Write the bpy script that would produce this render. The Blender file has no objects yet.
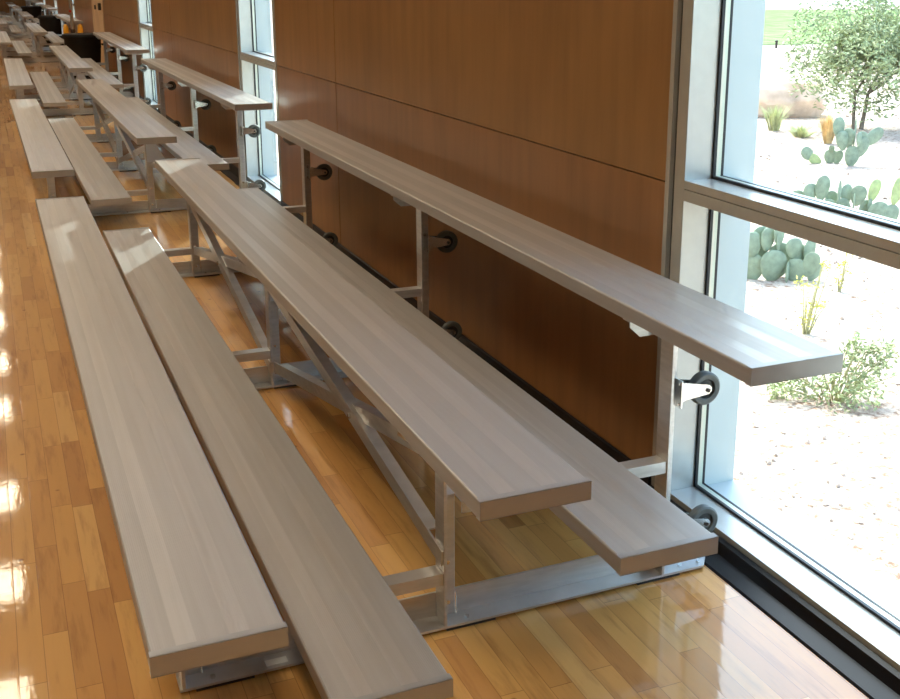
import bpy, bmesh, math, random
from mathutils import Vector, Matrix, Euler
sc = bpy.context.scene
col = sc.collection
PI = math.pi
R = math.radians
rnd = random.Random(7)

# ------------------------------------------------------------------ helpers
def tag(o, label=None, cat=None, group=None, kind=None):
    if label: o['label'] = label
    if cat: o['category'] = cat
    if group: o['group'] = group
    if kind: o['kind'] = kind
    return o

def empty(name, loc=(0, 0, 0), rz=0):
    o = bpy.data.objects.new(name, None)
    o.empty_display_size = .1
    col.objects.link(o)
    o.location = loc
    o.rotation_euler = (0, 0, rz)
    return o

class MB:
    """collects shapes into one mesh"""
    def __init__(s): s.bm = bmesh.new()
    def box(s, x0, x1, y0, y1, z0, z1, bev=0):
        bm = bmesh.new()
        vs = [bm.verts.new((x, y, z)) for z in (z0, z1) for y in (y0, y1) for x in (x0, x1)]
        for f in ((0, 2, 3, 1), (4, 5, 7, 6), (0, 1, 5, 4), (2, 6, 7, 3), (0, 4, 6, 2), (1, 3, 7, 5)):
            bm.faces.new([vs[i] for i in f])
        if bev:
            bmesh.ops.bevel(bm, geom=bm.edges[:], offset=bev, segments=2, affect='EDGES', profile=.6)
        return s.merge(bm)
    def merge(s, bm, mat=None):
        if mat is not None: bm.transform(mat)
        m = bpy.data.meshes.new('t'); bm.to_mesh(m); bm.free()
        s.bm.from_mesh(m); bpy.data.meshes.remove(m)
        return s
    def prism(s, pts, axis, a, b):
        """extrude closed outline along an axis; pts are the two other coordinates in order"""
        bm = bmesh.new()
        def P(p, t):
            q = list(p); q.insert(axis, t); return q
        A = [bm.verts.new(P(p, a)) for p in pts]; B = [bm.verts.new(P(p, b)) for p in pts]
        n = len(pts)
        bm.faces.new(A); bm.faces.new(B[::-1])
        for i in range(n): bm.faces.new((A[i], B[i], B[(i + 1) % n], A[(i + 1) % n]))
        bmesh.ops.recalc_face_normals(bm, faces=bm.faces[:])
        return s.merge(bm)
    def lathe(s, prof, n=32, mat=None):
        """prof: (radius, height) along local z"""
        bm = bmesh.new(); rings = []
        for r, z in prof:
            rings.append([bm.verts.new((r * math.cos(2 * PI * k / n), r * math.sin(2 * PI * k / n), z)) for k in range(n)])
        for a, b in zip(rings, rings[1:]):
            for k in range(n): bm.faces.new((a[k], a[(k + 1) % n], b[(k + 1) % n], b[k]))
        bm.faces.new(rings[0][::-1]); bm.faces.new(rings[-1])
        bmesh.ops.recalc_face_normals(bm, faces=bm.faces[:])
        return s.merge(bm, mat)
    def tube(s, pts, rad, n=8):
        bm = bmesh.new(); rings = []
        pts = [Vector(p) for p in pts]
        for i, p in enumerate(pts):
            d = (pts[min(i + 1, len(pts) - 1)] - pts[max(i - 1, 0)]).normalized()
            u = d.orthogonal().normalized(); v = d.cross(u)
            r = rad[i] if isinstance(rad, (list, tuple)) else rad
            rings.append([bm.verts.new(p + r * (math.cos(2 * PI * k / n) * u + math.sin(2 * PI * k / n) * v)) for k in range(n)])
        for a, b in zip(rings, rings[1:]):
            best = min(range(n), key=lambda q: (a[0].co - b[q].co).length)
            for k in range(n):
                bm.faces.new((a[k], a[(k + 1) % n], b[(best + k + 1) % n], b[(best + k) % n]))
        bm.faces.new(rings[0][::-1]); bm.faces.new(rings[-1])
        bmesh.ops.recalc_face_normals(bm, faces=bm.faces[:])
        return s.merge(bm)
    def quad(s, p):
        s.bm.faces.new([s.bm.verts.new(q) for q in p]); return s
    def build(s, name, mat, parent=None, smooth=False, loc=None):
        m = bpy.data.meshes.new(name)
        if loc is not None:
            bmesh.ops.translate(s.bm, verts=s.bm.verts[:], vec=-Vector(loc))
        s.bm.to_mesh(m); s.bm.free()
        m.materials.append(mat)
        if smooth:
            for f in m.polygons: f.use_smooth = True
            try: m.set_sharp_from_angle(angle=R(35))
            except Exception: pass
        o = bpy.data.objects.new(name, m); col.objects.link(o)
        if parent: o.parent = parent
        if loc is not None: o.location = loc
        return o

def children(o): return [c for c in bpy.data.objects if c.parent == o]
def copy_tree(o, parent=None, skip=()):
    c = o.copy(); col.objects.link(c)
    if parent: c.parent = parent
    for ch in children(o):
        if ch.name.split('.')[0] not in skip: copy_tree(ch, c, skip)
    return c

# ------------------------------------------------------------------ materials
def newmat(name):
    m = bpy.data.materials.new(name); m.use_nodes = True
    nt = m.node_tree
    return m, nt, nt.nodes['Principled BSDF']
def N(nt, t, **kw):
    n = nt.nodes.new(t)
    for k, v in kw.items():
        if k.startswith('i_'):
            key = k[2:]
            n.inputs[int(key) if key.isdigit() else key].default_value = v
        else: setattr(n, k, v)
    return n
def L(nt, a, b): nt.links.new(a, b)
def ramp(nt, stops):
    n = nt.nodes.new('ShaderNodeValToRGB'); e = n.color_ramp.elements
    while len(e) > 1: e.remove(e[-1])
    e[0].position = stops[0][0]; e[0].color = (*stops[0][1], 1)
    for p, c in stops[1:]:
        x = e.new(p); x.color = (*c, 1)
    return n
def math_(nt, op, a, b=None, clamp=False):
    n = nt.nodes.new('ShaderNodeMath'); n.operation = op; n.use_clamp = clamp
    for i, v in enumerate((a, b)):
        if v is None: continue
        if isinstance(v, (int, float)): n.inputs[i].default_value = v
        else: nt.links.new(v, n.inputs[i])
    return n.outputs[0]
def simple(name, c, rough=.5, metal=0., noise=0., scale=20., bump=0., stretch=None, spec=None):
    m, nt, b = newmat(name)
    b.inputs['Roughness'].default_value = rough; b.inputs['Metallic'].default_value = metal
    b.inputs['Base Color'].default_value = (*c, 1)
    if spec is not None: b.inputs['Specular IOR Level'].default_value = spec
    if noise or bump:
        tc = N(nt, 'ShaderNodeTexCoord'); mp = N(nt, 'ShaderNodeMapping')
        mp.inputs['Scale'].default_value = stretch or (1, 1, 1)
        L(nt, tc.outputs['Object'], mp.inputs['Vector'])
        nz = N(nt, 'ShaderNodeTexNoise', i_Scale=scale, i_Detail=5.)
        L(nt, mp.outputs[0], nz.inputs['Vector'])
        if noise:
            lo = tuple(max(0, v * (1 - noise)) for v in c); hi = tuple(min(1, v * (1 + noise)) for v in c)
            rp = ramp(nt, [(.3, lo), (.7, hi)])
            L(nt, nz.outputs['Fac'], rp.inputs['Fac']); L(nt, rp.outputs[0], b.inputs['Base Color'])
        if bump:
            bp = N(nt, 'ShaderNodeBump', i_Strength=bump, i_Distance=.01)
            L(nt, nz.outputs['Fac'], bp.inputs['Height']); L(nt, bp.outputs[0], b.inputs['Normal'])
    return m

def mat_floor():
    m, nt, b = newmat('maple_floor')
    tc = N(nt, 'ShaderNodeTexCoord'); sx = N(nt, 'ShaderNodeSeparateXYZ')
    L(nt, tc.outputs['Object'], sx.inputs[0])
    bw, bl = .0572, .62
    cx = math_(nt, 'DIVIDE', sx.outputs['X'], bw); ci = math_(nt, 'FLOOR', cx); cf = math_(nt, 'FRACT', cx)
    wn = N(nt, 'ShaderNodeTexWhiteNoise', noise_dimensions='1D'); L(nt, ci, wn.inputs['W'])
    # each strip has its own board length and offset
    ln = math_(nt, 'ADD', math_(nt, 'MULTIPLY', wn.outputs['Value'], .45), .45)
    ry = math_(nt, 'ADD', math_(nt, 'DIVIDE', sx.outputs['Y'], ln), math_(nt, 'MULTIPLY', wn.outputs['Value'], 37.3))
    ri = math_(nt, 'FLOOR', ry); rf = math_(nt, 'FRACT', ry)
    cmb = N(nt, 'ShaderNodeCombineXYZ'); L(nt, ci, cmb.inputs[0]); L(nt, ri, cmb.inputs[1])
    w2 = N(nt, 'ShaderNodeTexWhiteNoise', noise_dimensions='2D'); L(nt, cmb.outputs[0], w2.inputs['Vector'])
    rp = ramp(nt, [(0, (.48, .21, .05)), (.1, (.57, .27, .068)), (.5, (.66, .335, .088)), (.92, (.71, .385, .11)), (1, (.74, .43, .15))])
    L(nt, w2.outputs['Value'], rp.inputs['Fac'])
    mp = N(nt, 'ShaderNodeMapping'); mp.inputs['Scale'].default_value = (16, 1.6, 1)
    L(nt, tc.outputs['Object'], mp.inputs['Vector'])
    ad = N(nt, 'ShaderNodeVectorMath', operation='ADD'); L(nt, mp.outputs[0], ad.inputs[0])
    sc_ = N(nt, 'ShaderNodeVectorMath', operation='SCALE'); L(nt, w2.outputs['Color'], sc_.inputs[0]); sc_.inputs['Scale'].default_value = 40
    L(nt, sc_.outputs[0], ad.inputs[1])
    nz = N(nt, 'ShaderNodeTexNoise', i_Scale=2.2, i_Detail=6., i_Roughness=.6); L(nt, ad.outputs[0], nz.inputs['Vector'])
    g = ramp(nt, [(.25, (.6, .5, .42)), (.48, (1, 1, 1)), (.8, (1.08, 1.08, 1.06))]); L(nt, nz.outputs['Fac'], g.inputs['Fac'])
    mx = N(nt, 'ShaderNodeMix', data_type='RGBA', blend_type='MULTIPLY'); mx.inputs['Factor'].default_value = .8
    L(nt, rp.outputs[0], mx.inputs['A']); L(nt, g.outputs[0], mx.inputs['B'])
    # small dark knots
    vo = N(nt, 'ShaderNodeTexVoronoi', i_Scale=7.5); L(nt, tc.outputs['Object'], vo.inputs['Vector'])
    kn = ramp(nt, [(0, (.2, .12, .07)), (.04, (.5, .4, .3)), (.075, (1, 1, 1))]); L(nt, vo.outputs['Distance'], kn.inputs['Fac'])
    mk = N(nt, 'ShaderNodeMix', data_type='RGBA', blend_type='MULTIPLY'); mk.inputs['Factor'].default_value = .85
    L(nt, mx.outputs['Result'], mk.inputs['A']); L(nt, kn.outputs[0], mk.inputs['B'])
    # joints
    ex = math_(nt, 'ABSOLUTE', math_(nt, 'SUBTRACT', cf, .5))
    jx = math_(nt, 'GREATER_THAN', ex, .485)
    ey = math_(nt, 'MULTIPLY', math_(nt, 'SUBTRACT', .5, math_(nt, 'ABSOLUTE', math_(nt, 'SUBTRACT', rf, .5))), ln)
    jy = math_(nt, 'LESS_THAN', ey, .0012)
    jt = math_(nt, 'MAXIMUM', jx, jy)
    dk = N(nt, 'ShaderNodeMix', data_type='RGBA', blend_type='MULTIPLY')
    L(nt, math_(nt, 'MULTIPLY', jt, .55), dk.inputs['Factor']); L(nt, mk.outputs['Result'], dk.inputs['A']); dk.inputs['B'].default_value = (.35, .22, .12, 1)
    L(nt, dk.outputs['Result'], b.inputs['Base Color'])
    b.inputs['Roughness'].default_value = .45; b.inputs['Specular IOR Level'].default_value = .22
    b.inputs['Coat Weight'].default_value = 1.; b.inputs['Coat Roughness'].default_value = .05; b.inputs['Coat IOR'].default_value = 1.5
    # waviness of the lacquer, crowned board by board
    n2 = N(nt, 'ShaderNodeTexNoise', i_Scale=7., i_Detail=3.); L(nt, ad.outputs[0], n2.inputs['Vector'])
    n3 = N(nt, 'ShaderNodeTexNoise', i_Scale=26., i_Detail=2.); L(nt, tc.outputs['Object'], n3.inputs['Vector'])
    cup = math_(nt, 'MULTIPLY', math_(nt, 'POWER', math_(nt, 'MULTIPLY', ex, 2.), 4.), -.2)
    h = math_(nt, 'ADD', math_(nt, 'ADD', math_(nt, 'MULTIPLY', n2.outputs['Fac'], .25), math_(nt, 'MULTIPLY', n3.outputs['Fac'], .35)), cup)
    bp = N(nt, 'ShaderNodeBump', i_Strength=.24, i_Distance=.0016); L(nt, h, bp.inputs['Height'])
    L(nt, bp.outputs[0], b.inputs['Coat Normal'])
    return m

def mat_panel(name, tint):
    m, nt, b = newmat(name)
    tc = N(nt, 'ShaderNodeTexCoord'); oi = N(nt, 'ShaderNodeObjectInfo')
    mp = N(nt, 'ShaderNodeMapping'); mp.inputs['Scale'].default_value = (9, 9, .9); L(nt, tc.outputs['Object'], mp.inputs['Vector'])
    ofs = N(nt, 'ShaderNodeVectorMath', operation='ADD'); L(nt, mp.outputs[0], ofs.inputs[0])
    cb = N(nt, 'ShaderNodeCombineXYZ'); L(nt, math_(nt, 'MULTIPLY', oi.outputs['Random'], 50.), cb.inputs[0]); L(nt, cb.outputs[0], ofs.inputs[1])
    nz = N(nt, 'ShaderNodeTexNoise', i_Scale=1.6, i_Detail=7., i_Roughness=.55); L(nt, ofs.outputs[0], nz.inputs['Vector'])
    c = tint
    rp = ramp(nt, [(.25, tuple(v * .8 for v in c)), (.5, c), (.78, tuple(v * 1.17 for v in c))])
    L(nt, nz.outputs['Fac'], rp.inputs['Fac'])
    n2 = N(nt, 'ShaderNodeTexNoise', i_Scale=2.1, i_Detail=2.); L(nt, tc.outputs['Object'], n2.inputs['Vector'])
    r2 = ramp(nt, [(.3, (.88, .86, .84)), (.7, (1.05, 1.05, 1.05))]); L(nt, n2.outputs['Fac'], r2.inputs['Fac'])
    mx = N(nt, 'ShaderNodeMix', data_type='RGBA', blend_type='MULTIPLY'); mx.inputs['Factor'].default_value = 1
    L(nt, rp.outputs[0], mx.inputs['A']); L(nt, r2.outputs[0], mx.inputs['B']); L(nt, mx.outputs['Result'], b.inputs['Base Color'])
    b.inputs['Roughness'].default_value = .36
    return m

def mat_plank(name, c, rough):
    """extruded aluminium board: flutes in bands along its length"""
    m, nt, b = newmat(name)
    tc = N(nt, 'ShaderNodeTexCoord'); sx = N(nt, 'ShaderNodeSeparateXYZ'); L(nt, tc.outputs['Object'], sx.inputs[0])
    f = math_(nt, 'DIVIDE', sx.outputs['X'], .241)
    band = ramp(nt, [(0, (0, 0, 0)), (.19, (0, 0, 0)), (.2, (1, 1, 1)), (.34, (1, 1, 1)), (.35, (.1, .1, .1)), (.58, (.1, .1, .1)), (.59, (1, 1, 1)), (.73, (1, 1, 1)), (.74, (.2, .2, .2)), (1, (.2, .2, .2))])
    L(nt, f, band.inputs['Fac'])
    cm = N(nt, 'ShaderNodeMix', data_type='RGBA'); cm.inputs['A'].default_value = (*[v * .92 for v in c], 1); cm.inputs['B'].default_value = (*[min(1, v * 1.08) for v in c], 1)
    L(nt, band.outputs[0], cm.inputs['Factor'])
    mp = N(nt, 'ShaderNodeMapping'); mp.inputs['Scale'].default_value = (60, 1.3, 60); L(nt, tc.outputs['Object'], mp.inputs['Vector'])
    nz = N(nt, 'ShaderNodeTexNoise', i_Scale=1., i_Detail=4.); L(nt, mp.outputs[0], nz.inputs['Vector'])
    st = ramp(nt, [(.3, (.93, .92, .91)), (.7, (1.04, 1.04, 1.04))]); L(nt, nz.outputs['Fac'], st.inputs['Fac'])
    mx = N(nt, 'ShaderNodeMix', data_type='RGBA', blend_type='MULTIPLY'); mx.inputs['Factor'].default_value = 1
    L(nt, cm.outputs['Result'], mx.inputs['A']); L(nt, st.outputs[0], mx.inputs['B']); L(nt, mx.outputs['Result'], b.inputs['Base Color'])
    b.inputs['Metallic'].default_value = .5
    L(nt, math_(nt, 'ADD', math_(nt, 'MULTIPLY', band.outputs[0], -.11), rough), b.inputs['Roughness'])
    # fine flutes across the board
    fl = math_(nt, 'SINE', math_(nt, 'MULTIPLY', sx.outputs['X'], 2 * PI / .0042))
    bp = N(nt, 'ShaderNodeBump', i_Strength=.12, i_Distance=.0006); L(nt, fl, bp.inputs['Height']); L(nt, bp.outputs[0], b.inputs['Normal'])
    return m

def mat_glass():
    m, nt, b = newmat('window_glass'); nt.nodes.remove(b)
    out = [n for n in nt.nodes if n.type == 'OUTPUT_MATERIAL'][0]
    tr = N(nt, 'ShaderNodeBsdfTransparent'); tr.inputs[0].default_value = (.91, .985, .965, 1)
    gl = N(nt, 'ShaderNodeBsdfGlossy'); gl.inputs['Roughness'].default_value = 0
    fr = N(nt, 'ShaderNodeFresnel', i_IOR=1.35)
    ge = N(nt, 'ShaderNodeNewGeometry')      # reflect only on the outer faces of the sheet
    mx = N(nt, 'ShaderNodeMixShader'); L(nt, math_(nt, 'MULTIPLY', fr.outputs[0], math_(nt, 'SUBTRACT', 1., ge.outputs['Backfacing'])), mx.inputs[0]); L(nt, tr.outputs[0], mx.inputs[1]); L(nt, gl.outputs[0], mx.inputs[2])
    L(nt, mx.outputs[0], out.inputs[0])
    return m

def mat_ground():
    m, nt, b = newmat('desert_ground')
    tc = N(nt, 'ShaderNodeTexCoord')
    n1 = N(nt, 'ShaderNodeTexNoise', i_Scale=.9, i_Detail=6.); L(nt, tc.outputs['Object'], n1.inputs['Vector'])
    n2 = N(nt, 'ShaderNodeTexNoise', i_Scale=26., i_Detail=4., i_Roughness=.7); L(nt, tc.outputs['Object'], n2.inputs['Vector'])
    r1 = ramp(nt, [(.3, (.43, .345, .29)), (.7, (.52, .45, .39))]); L(nt, n1.outputs['Fac'], r1.inputs['Fac'])
    r2 = ramp(nt, [(.35, (.46, .34, .29)), (.46, (.82, .74, .7)), (.54, (1., .98, .96)), (.7, (1.1, 1.1, 1.08))]); L(nt, n2.outputs['Fac'], r2.inputs['Fac'])
    mx = N(nt, 'ShaderNodeMix', data_type='RGBA', blend_type='MULTIPLY'); mx.inputs['Factor'].default_value = 1
    L(nt, r1.outputs[0], mx.inputs['A']); L(nt, r2.outputs[0], mx.inputs['B']); L(nt, mx.outputs['Result'], b.inputs['Base Color'])
    b.inputs['Roughness'].default_value = .95; b.inputs['Specular IOR Level'].default_value = 0
    bp = N(nt, 'ShaderNodeBump', i_Strength=.7, i_Distance=.03); L(nt, n2.outputs['Fac'], bp.inputs['Height']); L(nt, bp.outputs[0], b.inputs['Normal'])
    return m

def emit(name, c, s):
    m, nt, b = newmat(name)
    b.inputs['Base Color'].default_value = (.8, .8, .8, 1)
    b.inputs['Emission Color'].default_value = (*c, 1); b.inputs['Emission Strength'].default_value = s
    return m

M = {}
M['floor'] = mat_floor()
M['panel_up'] = mat_panel('wood_panel_upper', (.315, .165, .062))
M['panel_lo'] = mat_panel('wood_panel_lower', (.30, .143, .054))
M['door'] = mat_panel('door_veneer', (.78, .56, .33))
M['wall'] = simple('masonry', (.55, .5, .42), .8, noise=.06, scale=3)
M['ceiling'] = simple('ceiling_paint', (.5, .47, .42), .9, noise=.03, scale=2)
M['outer'] = simple('outer_cladding', (.7, .72, .72), .6, noise=.03, scale=4)
M['plank'] = mat_plank('brushed_plank', (.535, .52, .51), .47)
M['cap'] = simple('end_cap_metal', (.46, .46, .465), .38, .5, noise=.03, scale=30)
M['mill'] = simple('mill_aluminum', (.60, .59, .575), .31, .68, noise=.1, scale=14, stretch=(1, 1, 6))
M['bracket'] = simple('window_sheen_bracket', (.72, .76, .8), .3, .2)  # pale blue base puts reflected window light into the gusset colour
M['zinc'] = simple('zinc_plate', (.8, .8, .78), .25, .95, noise=.08, scale=60)
M['bolt'] = simple('bolt_metal', (.8, .78, .74), .25, 1.)
M['rubber'] = simple('black_rubber', (.018, .018, .02), .45, noise=.2, scale=30)
M['base'] = simple('cove_base_vinyl', (.01, .01, .013), .32, noise=.2, scale=8, spec=.2)
M['tyre'] = simple('grey_wheel_rubber', (.10, .11, .105), .5, noise=.15, scale=40)
M['hub'] = simple('dark_wheel_hub', (.03, .03, .03), .5)
M['dark'] = simple('dark_bronze', (.05, .04, .035), .4, .6)
M['sticker'] = simple('pale_sticker', (.75, .73, .68), .5)
M['alum'] = simple('anodised_frame', (.50, .51, .48), .27, .3, noise=.03, scale=25)
M['outalum'] = simple('outer_frame', (.49, .53, .52), .5, .1, noise=.02, scale=10)
M['gasket'] = simple('black_gasket', (.01, .01, .012), .5)
M['spacer'] = simple('glazing_spacer', (.6, .62, .52), .4, .3)
M['glass'] = mat_glass()
M['bin'] = simple('black_plastic', (.012, .012, .013), .55, noise=.25, scale=6, bump=.1, spec=.2)
M['yellow'] = simple('yellow_paint', (.85, .42, .02), .35, noise=.05, scale=10)
M['grey'] = simple('grey_pole', (.35, .33, .3), .4, .6)
M['red'] = simple('red_knob', (.5, .03, .02), .4)
M['dark'] = simple('dark_bronze', (.05, .04, .035), .4, .6)
M['ground'] = mat_ground()
M['lawn'] = simple('lawn_grass', (.155, .225, .09), .9, noise=.35, scale=1.6, spec=0)
M['road'] = simple('pale_road', (.6, .6, .58), .9, noise=.05, scale=.5, spec=0)
M['cactus'] = simple('cactus_skin', (.205, .255, .175), .62, noise=.22, scale=26)
M['cactus2'] = simple('young_cactus_skin', (.34, .40, .18), .6, noise=.2, scale=26)
M['leaf'] = simple('leaf', (.31, .345, .17), .6, noise=.4, scale=5)
M['leaf2'] = simple('pale_leaf', (.33, .36, .17), .6, noise=.4, scale=8)
M['yleaf'] = simple('yellow_flower', (.62, .56, .12), .6, noise=.3, scale=8)
M['bark'] = simple('bark', (.17, .135, .105), .9, noise=.3, scale=20, bump=.4)
M['rock'] = simple('red_rock', (.68, .50, .40), .9, noise=.3, scale=4, bump=.8)
M['pebble'] = simple('pebbles', (.48, .37, .31), .9, noise=.4, scale=3)
M['straw'] = simple('dry_grass', (.62, .42, .19), .9, noise=.3, scale=12)
M['gblade'] = simple('green_blades', (.46, .47, .24), .8, noise=.35, scale=9)
M['stem'] = simple('plant_stem', (.35, .32, .16), .8)

# ------------------------------------------------------------------ the room
WX = 1.575            # inner face of the window wall
GZ = -.205            # ground outside
def st(o): return tag(o, kind='structure')

fl = MB().box(-17, WX + .02, -11, 48, -.12, 0).build('floor', M['floor']); st(fl)
st(MB().box(-17, 1.82, -11, 48, 7.4, 7.6).build('ceiling', M['ceiling']))
st(MB().box(-17.2, -17, -11, 48, -.12, 7.6).build('wall_left', M['wall']))
st(MB().box(-17.2, 1.82, -11.2, -11, -.12, 7.6).build('wall_back', M['wall']))
st(MB().box(-17.2, 1.82, 48, 48.2, -.12, 7.6).build('wall_far', M['panel_up']))

P0 = 5.985
wins = [(-.37 + P0 * k, .878 + P0 * k) for k in range(-1, 8)]     # rough openings along the wall
WTOP = 3.3
DOOR = (17.3, 19.15)
openings = []
for a, b in wins:
    if not (a < DOOR[1] and b > DOOR[0]): openings.append((a, b))
# solid core of the wall, pierced by the tall windows
w = MB(); y = -11.2
for a, b in openings:
    w.box(WX + .018, 1.80, y, a, GZ - .1, 7.6)
    w.box(WX + .018, 1.80, a, b, WTOP, 7.6)
    w.box(WX + .018, 1.80, a, b, GZ - .1, -.0)
    y = b
w.box(WX + .018, 1.80, y, 48.2, GZ - .1, 7.6)
wall = w.build('wall_right', M['outer']); st(wall)
# plywood panelling with open joints
y = -11.; segs = []
for a, b in openings + [(48., 48.)]:
    segs.append((y, a)); y = b
ZS = .985
for a, b in segs:
    cuts = [a] + [c for c in [-1.754 + P0 * k for k in range(-2, 9)] if a + .3 < c < b - .3] + [b]
    cuts = sorted(cuts)
    # panels butt in the wall at the seam seen in the photograph (1.5 m before each window)
    for p, q in zip(cuts, cuts[1:]):
        for z0, z1, mt in ((.004, ZS - .002, 'panel_lo'), (ZS + .002, 3.42, 'panel_up'), (3.426, 7.4, 'panel_up')):
            pl = MB().box(WX, WX + .018, p + .004, q - .004, z0, z1, .0012).build('wall_panel', M[mt], wall)
# black vented cove base along the wall
def base_profile(zt):
    return [(WX - .002, zt), (WX - .010, zt - .004), (WX - .013, zt - .012), (WX - .014, .03), (WX - .022, .014), (WX - .072, .006), (WX - .077, .0005), (WX - .002, .0005)]
bs = MB()
for a, b in segs: bs.prism(base_profile(.078), 1, a, b)
for a, b in openings: bs.prism([(x - .006 if i else x, z) for i, (x, z) in enumerate(base_profile(.046))], 1, a, b)
st(bs.build('baseboard_right', M['base'], smooth=True))

def window(n, a, b, full):
    """aluminium window between rough opening a..b; transom at the height of the panel joint"""
    root = empty('window_%d' % n, (WX, (a + b) / 2, 0)); st(root)
    def put(mb, name, mat): 
        o = mb.build(name, mat, root); o.matrix_parent_inverse = Matrix.Translation(Vector((-WX, -(a + b) / 2, 0))); return o
    ia, ib = a + .087, b - .087          # clear opening
    fa, fb = a + .036, b - .036          # frame tube
    G = 1.668
    zt0, zt1 = .946, 1.003
    fr = MB()
    for (p, q) in ((fa, ia), (ib, fb)): fr.box(WX + .004, G, p, q, .02, WTOP, .0015)
    fr.box(WX + .002, G, ia, ib, .021, .060, .0015)                       # sill
    fr.box(WX + .004, G, ia, ib, zt0 + .034, zt1, .0015)                  # transom, upper half
    fr.box(WX + .010, G, ia, ib, zt0 + .031, zt0 + .035)                  # joint
    fr.box(WX + .002, G, ia, ib, zt0, zt0 + .032, .0015)                  # transom, lower half
    fr.box(WX + .004, G, ia, ib, WTOP - .05, WTOP)
    fr.box(WX + .004, G, ia, ib, 2.2, 2.257)
    put(fr, 'window_frame', M['alum'])
    tr = MB()
    for (p, q) in ((a, a + .02), (b - .02, b)): tr.box(WX - .003, WX + .02, p, q, .01, WTOP)
    put(tr, 'edge_trim', M['alum'])
    gp = MB()
    for (p, q) in ((a + .02, fa), (fb, b - .02)): gp.box(WX + .012, WX + .05, p, q, .01, WTOP)
    put(gp, 'shadow_joint', M['gasket'])
    ou = MB()
    for (p, q) in ((a - .0, ia), (ib, b + .0)): ou.box(G + .034, 1.815, p, q, -.0, WTOP, .002)
    ou.box(G + .034, 1.815, ia, ib, -.03, .054); ou.box(G + .034, 1.76, ia, ib, zt0 + .004, zt1 - .004); ou.box(G + .034, 1.815, ia, ib, WTOP - .05, WTOP); ou.box(G + .034, 1.76, ia, ib, 2.204, 2.253)
    put(ou, 'outer_frame', M['outalum'])
    for z0, z1 in ((.060, zt0), (zt1, 2.2), (2.257, WTOP - .05)):
        g = MB()
        for x0, x1, t in ((G, G + .009, .008), (G + .026, G + .034, .008)):
            g.box(x0, x1, ia, ia + t, z0, z1).box(x0, x1, ib - t, ib, z0, z1).box(x0, x1, ia, ib, z0, z0 + t).box(x0, x1, ia, ib, z1 - t, z1)
        put(g, 'gasket', M['gasket'])
        s = MB(); t = .007
        s.box(G + .009, G + .026, ia, ia + t, z0, z1).box(G + .009, G + .026, ib - t, ib, z0, z1).box(G + .009, G + .026, ia, ib, z0, z0 + t).box(G + .009, G + .026, ia, ib, z1 - t, z1)
        put(s, 'spacer', M['spacer'])
        put(MB().box(G + .016, G + .019, ia + .004, ib - .004, z0 + .004, z1 - .004), 'glass_pane', M['glass'])
    return root
for i, (a, b) in enumerate(openings): window(i + 1, a, b, True)

# wooden door further along the wall
d = empty('door_1', (WX, (DOOR[0] + DOOR[1]) / 2, 0)); st(d)
def dput(mb, name, mat):
    o = mb.build(name, mat, d); o.matrix_parent_inverse = Matrix.Translation(Vector((-WX, -(DOOR[0] + DOOR[1]) / 2, 0))); return o
dput(MB().box(WX - .016, WX - .001, DOOR[0], (DOOR[0] + DOOR[1]) / 2 - .003, .09, 2.3, .002).box(WX - .016, WX - .001, (DOOR[0] + DOOR[1]) / 2 + .003, DOOR[1], .09, 2.3, .002), 'door_leaf', M['door'])
dput(MB().box(WX - .06, WX - .016, 17.44, 17.54, 1.03, 1.14, .006), 'door_handle', M['dark'])
dput(MB().box(WX - .04, WX - .016, 18.38, 18.45, 1.02, 1.09, .006), 'push_plate', M['dark'])

# ------------------------------------------------------------------ bleachers
LEN, PW, PT = 4.53, .241, .0377
PLX = (0., .3235, .6235, .942, 1.2423)
PLZ = (.395, .197, .568, .378, .754)
FY = (.448, 2.265, 4.082)            # the three frames
TW = .045
def angle_bar(p, q, wid, thk, side):
    """L-section bar lying in a plane of constant x from p=(y,z) to q, web at x, shelf towards +x"""
    mb = MB()
    (y0, z0), (y1, z1) = p, q
    Ln = math.hypot(y1 - y0, z1 - z0); an = math.atan2(z1 - z0, y1 - y0)
    b2 = MB().box(0, thk, 0, Ln, -wid / 2, wid / 2).box(thk, wid * .8, .1, Ln - .1, wid / 2 - thk, wid / 2)
    b2.bm.transform(Matrix.Translation((side, y0, z0)) @ Matrix.Rotation(an, 4, 'X'))
    mm = bpy.data.meshes.new('t'); b2.bm.to_mesh(mm); b2.bm.free(); mb.bm.from_mesh(mm); bpy.data.meshes.remove(mm)
    return mb
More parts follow.
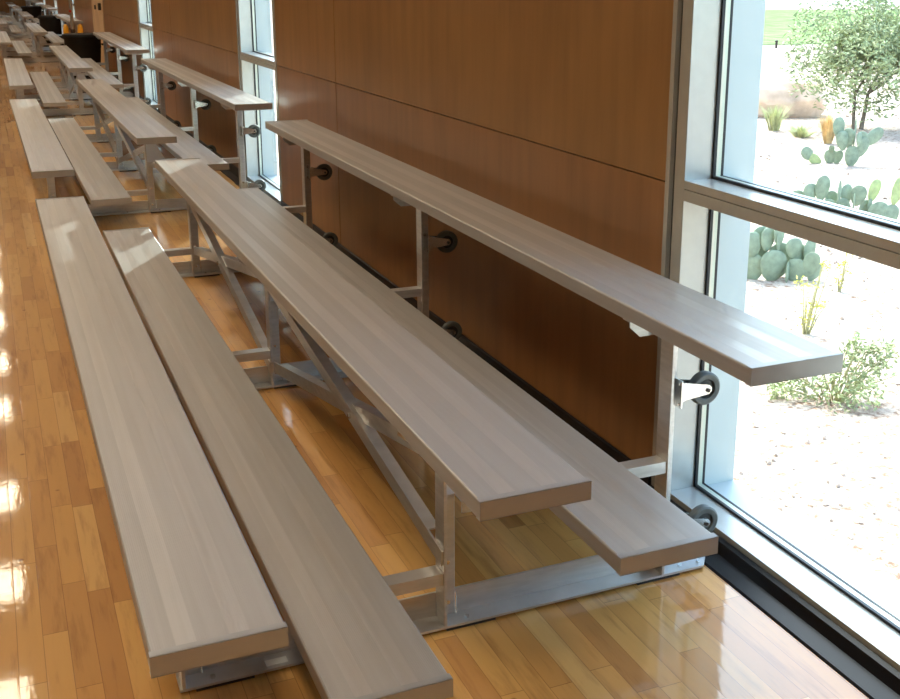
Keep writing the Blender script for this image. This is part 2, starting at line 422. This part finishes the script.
def make_caster(parent, x, y, z):
    """rigid caster bolted to the rear of an upright, its wheel standing out behind"""
    ct = MB().box(x, x + .005, y - .004, y + .049, z - .037, z + .037, .001).build('caster', M['zinc'], parent)
    cy = y + .024
    fk = MB()
    for s in (-.019, .016):
        fk.prism([(x + .005, z - .028), (x + .005, z + .028), (x + .022, z + .026), (x + .092, z + .012), (x + .100, z + .004), (x + .100, z - .006), (x + .092, z - .013), (x + .022, z - .020)], 1, cy + s, cy + s + .003)
    fk.box(x + .005, x + .009, cy - .019, cy + .019, z - .028, z + .028)
    fk.build('fork', M['zinc'], ct)
    rot = Matrix.Translation((x + .088, cy, z - .002)) @ Matrix.Rotation(R(90), 4, 'X')
    MB().lathe([(.026, -.004), (.027, -.0115), (.030, -.0125), (.040, -.0125), (.0445, -.009), (.0455, 0), (.0445, .009), (.040, .0125), (.030, .0125), (.027, .0115), (.026, .004)], 40, rot).build('wheel', M['tyre'], ct, True)
    MB().lathe([(.012, -.013), (.013, -.006), (.0258, -.005), (.0258, .005), (.013, .006), (.012, .013)], 24, rot).build('hub', M['hub'], ct, True)
    MB().lathe([(.0055, -.023), (.0055, .023)], 10, rot).build('axle_bolt', M['dark'], ct)
    for dy in (.005, .040):
        for dz in (-.028, .028):
            MB().lathe([(.005, -.004), (.005, .009)], 6, Matrix.Translation((x, y + dy, z + dz)) @ Matrix.Rotation(R(90), 4, 'Y')).build('bolt', M['bolt'], ct)

def make_bleacher():
    root = empty('bleacher')
    for i, (x, z) in enumerate(zip(PLX, PLZ)):
        kind = 'seat_plank' if i in (0, 2, 4) else 'foot_plank'
        pm = MB()
        # hollow-bottomed extrusion: deck with two lips turned in below
        prof = [(0.0015, z - .0015), (.0, z - .004), (0, z - PT), (.03, z - PT), (.03, z - PT + .004), (.005, z - PT + .004), (.005, z - .008),
                (PW - .005, z - .008), (PW - .005, z - PT + .004), (PW - .03, z - PT + .004), (PW - .03, z - PT), (PW, z - PT), (PW, z - .004), (PW - .0015, z - .0015), (PW - .004, z), (.004, z)]
        pm.prism(prof, 1, .004, LEN - .004)
        p = pm.build(kind, M['plank'], root, loc=(x, 0, 0)) if False else pm.build(kind, M['plank'], root)
        p.location = (x, 0, 0)
        for yy, s in ((0., 1), (LEN, -1)):
            e = MB()
            ya, yb = sorted((yy, yy + s * .004)); yc, yd = sorted((yy, yy + s * .020))
            e.box(-.001, PW + .001, ya, yb, z - PT - .001, z + .0015)
            e.box(-.001, PW + .001, yc, yd, z + .0001, z + .0015, .0004)
            e.box(-.001, PW + .001, yc, yd, z - PT - .0015, z - PT - .0001)
            e.build('end_cap', M['cap'], p)
    for k, fy in enumerate(FY):
        yb = fy + TW + .018
        # floor rail: angle iron with clipped tip
        r = MB().prism([(.095, .008), (1.48, .008), (1.522, .03), (1.508, .058), (1.475, .078), (.095, .078)], 1, yb - .006, yb)
        r.prism([(.095, fy), (1.475, fy), (1.52, yb - .006), (.095, yb - .006)], 2, .008, .014)
        rail = r.build('base_rail', M['mill'], root)
        for px in (.13, .73, 1.27):
            MB().box(px, px + .13, fy + .002, yb - .002, 0, .0078).build('rubber_pad', M['rubber'], rail)
        for px in (.148, .770, 1.390):
            MB().tube([(px + .002, fy + .046, .015), (px + .003, fy + .053, .03), (px + .003, fy + .056, .07)], .0028, 6).build('weld', M['bolt'], rail)
        for px in (.17, .58, .79, 1.41, 1.47):
            MB().lathe([(.006, 0), (.006, .006)], 6, Matrix.Translation((px, fy + .02, .014))).build('bolt', M['bolt'], rail)
        if k == 0: MB().box(.29, .34, fy + .012, fy + .036, .0141, .0147).build('sticker', M['sticker'], rail)
        # uprights
        for ux, zt in ((.100, PLZ[0] - PT), (.722, PLZ[2] - PT), (1.342, PLZ[4] - PT)):
            u = MB().box(ux, ux + .008, fy, fy + .057, .0142, zt - .002, .0012).box(ux + .008, ux + .048, fy + .050, fy + .057, .0142, zt - .002, .0012).build('upright', M['mill'], root)
            for zz in (.05, .16):
                MB().lathe([(.006, 0), (.006, .005)], 6, Matrix.Translation((ux + .028, fy + .050, zz)) @ Matrix.Rotation(R(90), 4, 'X')).build('bolt', M['bolt'], u)
        # arms under the planks: angle with clipped ends
        for px, z, x0, x1 in ((0, PLZ[0], .006, .235), (.6235, PLZ[2], .63, .858), (1.2423, PLZ[4], 1.249, 1.477)):
            zz = z - PT - .0016
            a = MB().prism([(x0, zz), (x1, zz), (x1, zz - .018), (x1 - .03, zz - .045), (x0 + .03, zz - .045), (x0, zz - .018)], 1, fy + .058, fy + .063)
            a.box(x0, x1, fy + .063, fy + .095, zz - .005, zz)
            a.build('seat_arm', M['mill'], root)
        for z, x0, x1 in ((PLZ[1], .335, .7215), (PLZ[3], .7705, 1.3415)):
            zz = z - PT - .0016
            MB().box(x0, x1, fy + .004, fy + .009, zz - .032, zz - .004).box(x0, x1, fy + .004, fy + .05, zz - .005, zz, .001).build('foot_arm', M['mill'], root)
        zz = PLZ[3] - PT
        MB().prism([(.7305, zz + .001), (.86, zz + .001), (.80, zz + .12), (.7305, zz + .12)], 1, fy + .044, fy + .049).build('gusset', M['bracket'], root)
        for cz, cx in ((.520, 1.370), (.136, 1.390)):
            make_caster(root, cx, fy, cz)
    bays = (((FY[0] + .004, .197), (FY[1] + .05, .437), (FY[0] + .06, .437), (FY[1], .090)),
            ((FY[1] + .004, .090), (FY[2] + .05, .445), (FY[1] + .06, .437), (FY[2], .15)))
    for b4 in bays:
        angle_bar(b4[0], b4[1], .042, .005, .7165).build('cross_brace', M['mill'], root)
        angle_bar(b4[2], b4[3], .042, .005, .7320).build('cross_brace', M['mill'], root)
        (y0, z0), (y1, z1), (y2, z2), (y3, z3) = b4
        t = (z2 - z0) / ((z1 - z0) / (y1 - y0) - (z3 - z2) / (y3 - y2))
        MB().lathe([(.008, 0), (.008, .032)], 8, Matrix.Translation((.708, y0 + t, z0 + (z1 - z0) / (y1 - y0) * t)) @ Matrix.Rotation(R(90), 4, 'Y')).build('brace_bolt', M['bolt'], root)
    return root

proto = make_bleacher()
spots = [(0, 0, 0, 'nearest aluminum bleacher, its five bare planks running beside the large open window'),
         (.0162, 5.455, .006, 'second aluminum bleacher of the row, directly behind the nearest one'),
         (.0202, 11.49, -.0053, 'third aluminum bleacher of the row, just in front of the big black bin'),
         (.012, 20.5, .002, 'fourth aluminum bleacher, first one past the yellow-guarded pole cart'),
         (.12, 29.5, .001, 'fifth aluminum bleacher, far down the wall in front of the smallest black bin'),
         (.1, 36.6, .003, 'sixth aluminum bleacher of the row, the one past the smallest black bin'),
         (.05, 42.9, .0, 'seventh aluminum bleacher, farthest in the row before the end wall'),
         (-2.0, 31.0, .0, 'distant aluminum bleacher in the second line, one place behind its first one'),
         (-2.1, 24.2, .0, 'small distant aluminum bleacher in the second line, out from the wall, at the picture edge'),
         ]
for i, (x, y, rz, lab) in enumerate(spots):
    o = proto if i == 0 else copy_tree(proto, None, () if i == 1 else ('bolt', 'weld', 'sticker', 'brace_bolt'))   # far ones are too small to show bolts
    o.location = (x, y, 0); o.rotation_euler = (0, 0, rz)
    tag(o, lab, 'bleacher', 'aluminum bleachers lined up along the wall')

# ------------------------------------------------------------------ things among the far bleachers
def make_bin():
    root = empty('trash_bin')
    MB().lathe([(.19, 0), (.2, .008), (.205, .03), (.235, .42), (.24, .43), (.245, .57), (.25, .575)], 40).build('body', M['bin'], root, True)
    MB().lathe([(.262, .555), (.268, .565), (.268, .60), (.258, .618), (.235, .622), (.05, .618)], 40).build('lid', M['bin'], root, True)
    for s in (-1, 1):
        MB().tube([(s * .248, -.06, .47), (s * .285, -.05, .47), (s * .285, .05, .47), (s * .248, .06, .47)], .011).build('handle', M['bin'], root, True)
    return root
b0 = make_bin()
for i, (x, y, lab) in enumerate(((1.215, 17.15, 'largest looking black plastic bin, between third bleacher and yellow-guarded cart'),
                                 (1.25, 26.2, 'middle black plastic bin, just past the end of the fourth bleacher'),
                                 (1.17, 35.4, 'smallest looking black plastic bin, past the end of the fifth bleacher'))):
    o = b0 if i == 0 else copy_tree(b0)
    o.location = (x, y, 0); o.scale = (1.12, 1.12, 1.1); tag(o, lab, 'bin', 'black bins beside the far bleachers')

ct = empty('pole_cart', (1.2, 18.9, 0)); tag(ct, 'grey upright pole between two rounded yellow guards on a black wheeled base', 'pole cart')
MB().box(-.2, .2, -.22, .22, .07, .12, .01).build('base', M['rubber'], ct)
for s in (-1, 1):
    MB().lathe([(.045, .12), (.045, .66), (.042, .71), (.03, .75), (.012, .768)], 24, Matrix.Translation((s * .115, -.08, 0))).build('guard', M['yellow'], ct, True)
pl = MB().lathe([(.028, .12), (.028, 2.1), (.02, 2.12)], 20).build('pole', M['grey'], ct, True)
MB().lathe([(.034, .62), (.034, .68)], 20).build('collar', M['rubber'], pl, True)
MB().lathe([(.02, 0), (.02, .05)], 14, Matrix.Translation((-.02, -.028, .98)) @ Matrix.Rotation(R(90), 4, 'X')).build('knob', M['red'], pl, True)
for sx in (-1, 1):
    for sy in (-1, 1):
        MB().lathe([(.03, -.015), (.035, -.01), (.035, .01), (.03, .015)], 20, Matrix.Translation((sx * .15, sy * .17, .035)) @ Matrix.Rotation(R(90), 4, 'Y')).build('wheel', M['rubber'], ct, True)

# ------------------------------------------------------------------ high-bay lamps under the ceiling
lamp_m = emit('lamp_diffuser', (1, .85, .62), 15)
hb = empty('ceiling_lamp')
MB().prism([(-.52, 6.72), (-.4, 6.86), (.4, 6.86), (.52, 6.72)], 1, -.48, .48).build('housing', M['grey'], hb)
MB().box(-.5, .5, -.45, .45, 6.70, 6.719).build('diffuser', lamp_m, hb)
hg = MB()
for s in (-.36, .36): hg.tube([(0, s, 6.85), (0, s, 7.4)], .006, 6)
hg.build('hanger', M['grey'], hb)
first = True
for x in (-.98, -2.6):
    for k, y in enumerate((-7., -3, 1., 5., 8., 10.9, 13.8, 16.8, 21., 24., 27.5, 31., 35., 40.)):
        o = hb if first else copy_tree(hb); first = False
        o.location = (x, y, 0)
        tag(o, 'square bright lamp hanging under the ceiling, mirrored as a spot in the floor', 'ceiling lamp', 'ceiling lamps over the court')

# ------------------------------------------------------------------ outside
g = MB(); n = 60
# gently uneven ground, finer near the building
st(MB().box(1.79, 200, -80, 200, GZ - .3, GZ).build('terrain', M['ground']))
st(MB().prism([(17.9, 25.3), (28.2, 24.5), (63.9, 58.), (42.2, 61.9)], 2, GZ - .02, GZ + .02).build('lawn', M['lawn']))
st(MB().prism([(50.5, 74.5), (79.5, 72.7), (130., 120.), (83.5, 124.)], 2, GZ - .02, GZ + .015).build('road', M['road']))

gv = MB(); r = random.Random(3)
for i in range(1500):
    d = r.random() ** 1.4
    x = 1.95 + d * 9.5; y = r.uniform(-2.2, 1.2 + d * 12)
    if (Vector((x, y)) - Vector((9.55, 8.98))).length < 1.25 or (Vector((x, y)) - Vector((8.43, 8.65))).length < .36 or (Vector((x, y)) - Vector((9.62, 10.55))).length < .8 or (Vector((x, y)) - Vector((3.03, 1.74))).length < .34: continue
    s = r.uniform(.004, .012) * (1 + d * 1.6)
    bm = bmesh.new(); bmesh.ops.create_icosphere(bm, subdivisions=1, radius=s)
    bm.transform(Matrix.Translation((x, y, GZ + s * .25)) @ Euler((r.random() * 6, r.random() * 6, r.random() * 6)).to_matrix().to_4x4() @ Matrix.Diagonal((1.3, .9, .6, 1)))
    me = bpy.data.meshes.new('t'); bm.to_mesh(me); bm.free(); gv.bm.from_mesh(me); bpy.data.meshes.remove(me)
tag(gv.build('gravel', M['pebble']), 'pale loose gravel strewn over the sunny ground outside', 'gravel', kind='stuff')

RIGHT = Vector((.911, -.412, 0)); FWD = Vector((.412, .911, 0))
def pad_mesh(w, h, t):
    bm = bmesh.new(); bmesh.ops.create_uvsphere(bm, u_segments=22, v_segments=14, radius=1)
    for v in bm.verts:
        x, y, z = v.co
        k = 1 + .22 * z
        v.co = (x * w / 2 * k, y * t / 2, (z + 1) * h / 2)
    return bm
def cactus(label, origin, pads):
    root = empty('prickly_pear', (origin[0], origin[1], GZ)); tag(root, label, 'cactus', 'prickly pears outside the window')
    for (dx, dd, z, w, h, tilt, face, *mm) in pads:
        bm = pad_mesh(w, h, min(.035, w * .24))
        bm.transform(Matrix.Rotation(R(tilt), 4, 'Y'))
        bm.transform(Matrix.Rotation(R(-24.3 + face), 4, 'Z'))
        o = dx * RIGHT + dd * FWD
        bm.transform(Matrix.Translation((o.x, o.y, z)))
        # spine dots
        m = MB().merge(bm)
        m.build('pad', M['cactus2'] if mm else M['cactus'], root, True)
    return root
cactus('broad prickly pear low in the window, right behind the frame beneath the transom', (4.06, 3.46), [
    (-.03, 0, -.01, .17, .20, 4, 10), (-.13, .03, -.01, .15, .17, -8, -20), (-.14, .02, .14, .12, .16, -10, 15), (-.06, .04, .17, .11, .15, 2, 30),
    (.01, .05, .15, .035 + .05, .18, 6, 60), (.10, .0, -.01, .13, .15, 12, -15), (.10, .03, .13, .115, .13, 2, 20), (.17, -.02, .03, .10, .16, 18, -5),
    (.19, .05, .10, .105, .15, 14, 35), (.05, -.05, .0, .09, .13, 25, 70), (.04, .08, .0, .16, .22, -3, 15), (.02, .06, .2, .1, .14, -6, 40), (.13, .05, .02, .12, .2, 4, 25), (-.08, .08, .12, .12, .2, -4, 10), (.20, .0, .0, .09, .13, 30, 15)])
cactus('wide clump of prickly pear seen just above the transom bar', (5.50, 4.62), [
    (-.20, 0, -.01, .16, .2, -14, 10), (-.26, .05, .10, .12, .15, -14, -20), (-.21, 0, .16, .12, .15, 4, 20), (-.13, .0, .17, .115, .2, 8, 12), (-.10, -.02, .0, .15, .2, 14, 0), (-.05, .04, .12, .12, .13, 20, 25),
    (.0, -.03, .12, .07, .22, 4, 55), (.05, .0, .0, .13, .2, -4, 10), (.09, .05, .14, .12, .16, -8, 30), (.14, .0, .14, .115, .16, 10, -15), (.10, -.08, .10, .06, .15, 10, 70),
    (.19, .0, .02, .10, .17, 14, 20), (.245, 0, .17, .09, .18, 16, 10, 1), (.24, -.02, .04, .07, .16, 2, 45)])
cactus('small prickly pear with two pads at the window edge, right of the wide clump', (5.79, 4.42), [
    (-.02, 0, -.01, .16, .2, -14, 0), (.03, 0, -.01, .13, .18, 8, 15), (.05, 0, .16, .095, .22, 14, 8, 1)])
cactus('upright prickly pear standing in front of the small tree', (7.5, 6.75), [
    (0, 0, -.01, .15, .21, 6, 0), (-.08, 0, .15, .13, .2, -10, 10), (-.13, .02, .27, .13, .21, -4, 15), (-.02, .03, .17, .12, .2, -4, -20), (.035, .05, .15, .055, .32, 3, 60), (.08, .0, .09, .12, .2, 18, 10), (.09, .03, .2, .11, .14, 10, -10), (.12, .02, .20, .13, .25, 50, 10), (.05, -.04, .2, .09, .14, 6, 40)])
cactus('sprawling low prickly pear just left of the upright one', (7.36, 6.98), [
    (-.02, 0, .0, .1, .16, -60, 10, 1), (-.10, 0, .04, .12, .18, -52, 20), (.06, .02, -.01, .13, .15, 10, -10), (.12, .0, -.01, .10, .15, 22, 15), (.07, .0, .11, .06, .07, 4, 0)])

def leaf_cloud(mb, rr, centres, n, ll, ww):
    for i in range(n):
        c, rad = rr.choice(centres)
        while True:
            p = Vector((rr.uniform(-1, 1), rr.uniform(-1, 1), rr.uniform(-1, 1)))
            if p.length <= 1: break
        q = Vector(c) + p * rad
        ax = Vector((rr.gauss(0, 1), rr.gauss(0, 1), rr.gauss(0, .8))).normalized()
        sd = ax.orthogonal().normalized() * ww * rr.uniform(.7, 1.2); l = ax * ll * rr.uniform(.7, 1.3)
        up = ax.cross(sd).normalized() * ww * .35
        mb.quad([q - l * .5, q + sd * .5 + up, q + l * .5, q - sd * .5 + up])
def small_tree():
    rr = random.Random(11)
    root = empty('desert_tree', (9.55, 8.98, GZ)); tag(root, 'small grey-green tree with two thin trunks on the sunny ground outside', 'tree')
    tips = []; br = MB()
    def grow(p, d, ln, rad, depth):
        q = p + d * ln; m_ = p + d * ln * .5 + Vector((rr.uniform(-1, 1), rr.uniform(-1, 1), 0)) * ln * .07
        br.tube([p, m_, q], [rad, rad * .85, rad * .7], 6)
        if depth >= 1: tips.append(q)
        if depth >= 4: return
        for i in range(3 if depth > 0 else 3):
            dd = (d + Vector((rr.uniform(-1, 1), rr.uniform(-1, 1), rr.uniform(-.25, .55))) * .85).normalized()
            grow(q, dd, ln * rr.uniform(.62, .85), rad * .62, depth + 1)
    grow(Vector((-.03, .02, -.02)), Vector((-.05, .02, 1)).normalized(), .42, .028, 0)
    grow(Vector((.05, -.02, -.02)), Vector((.09, -.05, 1)).normalized(), .46, .032, 0)
    br.build('trunk', M['bark'], root, True)
    lf = MB()
    cs = [(tuple(t), .13) for t in tips if t.z > .32]
    for i in range(230):
        while True:
            p = Vector((rr.uniform(-1, 1), rr.uniform(-1, 1), rr.uniform(-1, 1)))
            if .35 < p.length <= 1: break
        cs.append(((.08 * .911 + p.x * .98, -.08 * .412 + p.y * .98, 1.0 + p.z * .84), .17))
    leaf_cloud(lf, rr, cs, 11000, .08, .032)
    lf.build('foliage', M['leaf'], root)
small_tree()
def shrub(name, label, cat, loc, n, centres, ll, ww, mat, nstem, h, seed):
    rr = random.Random(seed)
    root = empty(name, (*loc, GZ)); tag(root, label, cat)
    sm = MB()
    for i in range(nstem):
        c, rad = rr.choice(centres)
        e = Vector(c) + Vector((rr.uniform(-1, 1), rr.uniform(-1, 1), rr.uniform(-.3, 1))) * rad * .8
        s = Vector((e.x * .2, e.y * .2, -.01))
        sm.tube([s, s.lerp(e, .5) + Vector((0, 0, .02)), e], [.004, .003, .0015], 5)
    sm.build('stems', M['stem'], root)
    lf = MB(); leaf_cloud(lf, rr, centres, n, ll, ww); lf.build('foliage', mat, root)
def cl(dx, z, dd=0): 
    o = dx * RIGHT + dd * FWD; return (o.x, o.y, z)
shrub('bush', 'low loose pale green bush growing close outside the glass', 'bush', (3.03, 1.74), 1100,
      [(cl(-.16, .07), .09), (cl(-.08, .10), .1), (cl(.02, .12), .11), (cl(.10, .17), .11), (cl(.17, .14), .1), (cl(.2, .21), .07), (cl(-.23, .05), .06), (cl(.10, .24), .06), (cl(.0, .05, -.1), .1), (cl(.1, .05, -.1), .09)], .03, .014, M['leaf2'], 26, .3, 5)
shrub('flowering_weed', 'thin yellow-green flowering weed between cactus and bush', 'weed', (3.53, 2.54), 130,
      [(cl(0, .08), .05), (cl(.0, .17), .06), (cl(-.04, .27), .04), (cl(.03, .25), .04), (cl(.07, .16), .03), (cl(.08, .36), .03)], .024, .012, M['yleaf'], 12, .3, 6)
shrub('flowering_weed', 'tiny yellow-green weed on the ground right of the broad cactus', 'weed', (4.25, 3.12), 110,
      [(cl(0, .06), .04), (cl(.02, .14), .05), (cl(.05, .24), .035)], .024, .012, M['yleaf'], 9, .25, 8)

def tuft(label, loc, n, h, spread, mat, seed, name='grass_tuft'):
    rr = random.Random(seed); root = MB()
    for i in range(n):
        a = rr.uniform(0, 2 * PI); d = Vector((math.cos(a), math.sin(a), 0))
        k = rr.random(); hh = h * rr.uniform(.6, 1); b = d * spread * .25 * k; e = d * spread * k
        sd = d.orthogonal().normalized() * .004
        mid = b.lerp(e, .4) + Vector((0, 0, hh * .65)); top = e + Vector((0, 0, hh))
        root.quad([b - sd, b + sd, mid + sd * .8, mid - sd * .8]); root.quad([mid - sd * .8, mid + sd * .8, top + sd * .1, top - sd * .1])
    o = root.build(name, mat); o.location = (*loc, GZ); tag(o, label, 'grass')
tuft('golden dry grass tuft left of the upright prickly pear', (8.36, 8.1), 500, .34, .17, M['straw'], 1)
tuft('green grass tuft at the foot of the red boulder, nearest the window frame', (8.5, 9.25), 260, .34, .25, M['gblade'], 2)
tuft('short green grass patch between boulder and golden tuft', (8.43, 8.65), 350, .15, .3, M['gblade'], 3)

bm = bmesh.new(); bmesh.ops.create_icosphere(bm, subdivisions=4, radius=1)
from mathutils import noise as mn
for v in bm.verts:
    p = v.co.copy(); d = 1 + .18 * mn.noise(p * 1.6) + .08 * mn.noise(p * 4.1 + Vector((3, 1, 2)))
    q = Vector((round(p.x * 1.5) / 1.5, round(p.y * 1.5) / 1.5, round(p.z * 1.5) / 1.5))
    v.co = (p * .8 + q * .2) * d
bm.transform(Matrix.Rotation(R(-24), 4, 'Z') @ Matrix.Diagonal((.66, .46, .34, 1)))
bo = MB().merge(bm).build('boulder', M['rock'], None, True); bo.location = (9.66, 10.6, GZ + .21)
tag(bo, 'reddish tan boulder lying behind the grass tufts outside', 'boulder')
lp = MB().lathe([(.035, 0), (.035, .16), (.05, .165), (.05, .2), (.03, .22)], 16).build('path_light', M['dark'], None, True); lp.location = (19.7, 23.7, GZ)
tag(lp, 'tiny dark ground light at the edge of the lawn', 'path light')

# ------------------------------------------------------------------ light
sun = bpy.data.lights.new('sun', 'SUN'); sun.energy = 10; sun.angle = R(.55); sun.color = (1, .97, .93)
so = bpy.data.objects.new('sun', sun); col.objects.link(so)
def aim(o, d):      # light travels along d
    o.rotation_euler = Vector(d).to_track_quat('-Z', 'Y').to_euler()
# high sun, almost along the wall
el, k = R(58), Vector((.16, 1, 0)).normalized()
aim(so, (-k.x * math.cos(el), -k.y * math.cos(el), -math.sin(el)))

# added spot standing in for low bounced sunlight, brightening plank ends through narrow windows
gl = bpy.data.lights.new('added_glint_spot', 'SPOT'); gl.energy = 4.5e6; gl.spot_size = R(3.4); gl.spot_blend = .05; gl.shadow_soft_size = .5; gl.color = (1, .97, .92)
gl.energy *= .8
go = bpy.data.objects.new('added_glint_spot', gl); col.objects.link(go)
gk = Vector((1, 1.66, 0)).normalized(); gt = Vector((WX, 12.4, .8))
go.location = gt + gk * 150 + Vector((0, 0, 150 * math.tan(R(9.5))))
aim(go, gt - go.location)

wd = bpy.data.worlds.new('sky'); sc.world = wd; wd.use_nodes = True
nt = wd.node_tree; bg = nt.nodes['Background']
sk = nt.nodes.new('ShaderNodeTexSky'); sk.sky_type = 'NISHITA'; sk.sun_disc = False
sk.sun_elevation = el; sk.sun_rotation = R(10); sk.air_density = 1.; sk.dust_density = 2.; sk.ozone_density = 1.
nt.links.new(sk.outputs[0], bg.inputs[0]); bg.inputs[1].default_value = 1.18

# ------------------------------------------------------------------ camera
F, CX, CY = 1114.584, 499.817, 282.225
yaw, pit, roll = .4249, -.2643, .0081
cam = bpy.data.cameras.new('camera'); co = bpy.data.objects.new('camera', cam); col.objects.link(co); sc.camera = co
fwd = Vector((math.sin(yaw) * math.cos(pit), math.cos(yaw) * math.cos(pit), math.sin(pit)))
rt = Vector((math.cos(yaw), -math.sin(yaw), 0)); up = rt.cross(fwd)
r2 = math.cos(roll) * rt + math.sin(roll) * up; u2 = -math.sin(roll) * rt + math.cos(roll) * up
m3 = Matrix((r2, u2, -fwd)).transposed()
co.matrix_world = Matrix.Translation((-.1507, -1.7919, 1.3905 + .145)) @ m3.to_4x4()
cam.sensor_fit = 'HORIZONTAL'; cam.sensor_width = 36; cam.lens = F / 900 * 36
cam.shift_x = (450 - CX) / 900; cam.shift_y = (CY - 349.5) / 900
cam.clip_start = .02; cam.clip_end = 500

# ------------------------------------------------------------------ view
vs = sc.view_settings; vs.view_transform = 'Standard'; vs.look = 'None'; vs.exposure = 0; vs.gamma = 1; vs.use_curve_mapping = False
sc.cycles.use_denoising = True
sc.cycles.max_bounces = 10; sc.cycles.transparent_max_bounces = 16; sc.cycles.sample_clamp_indirect = 8
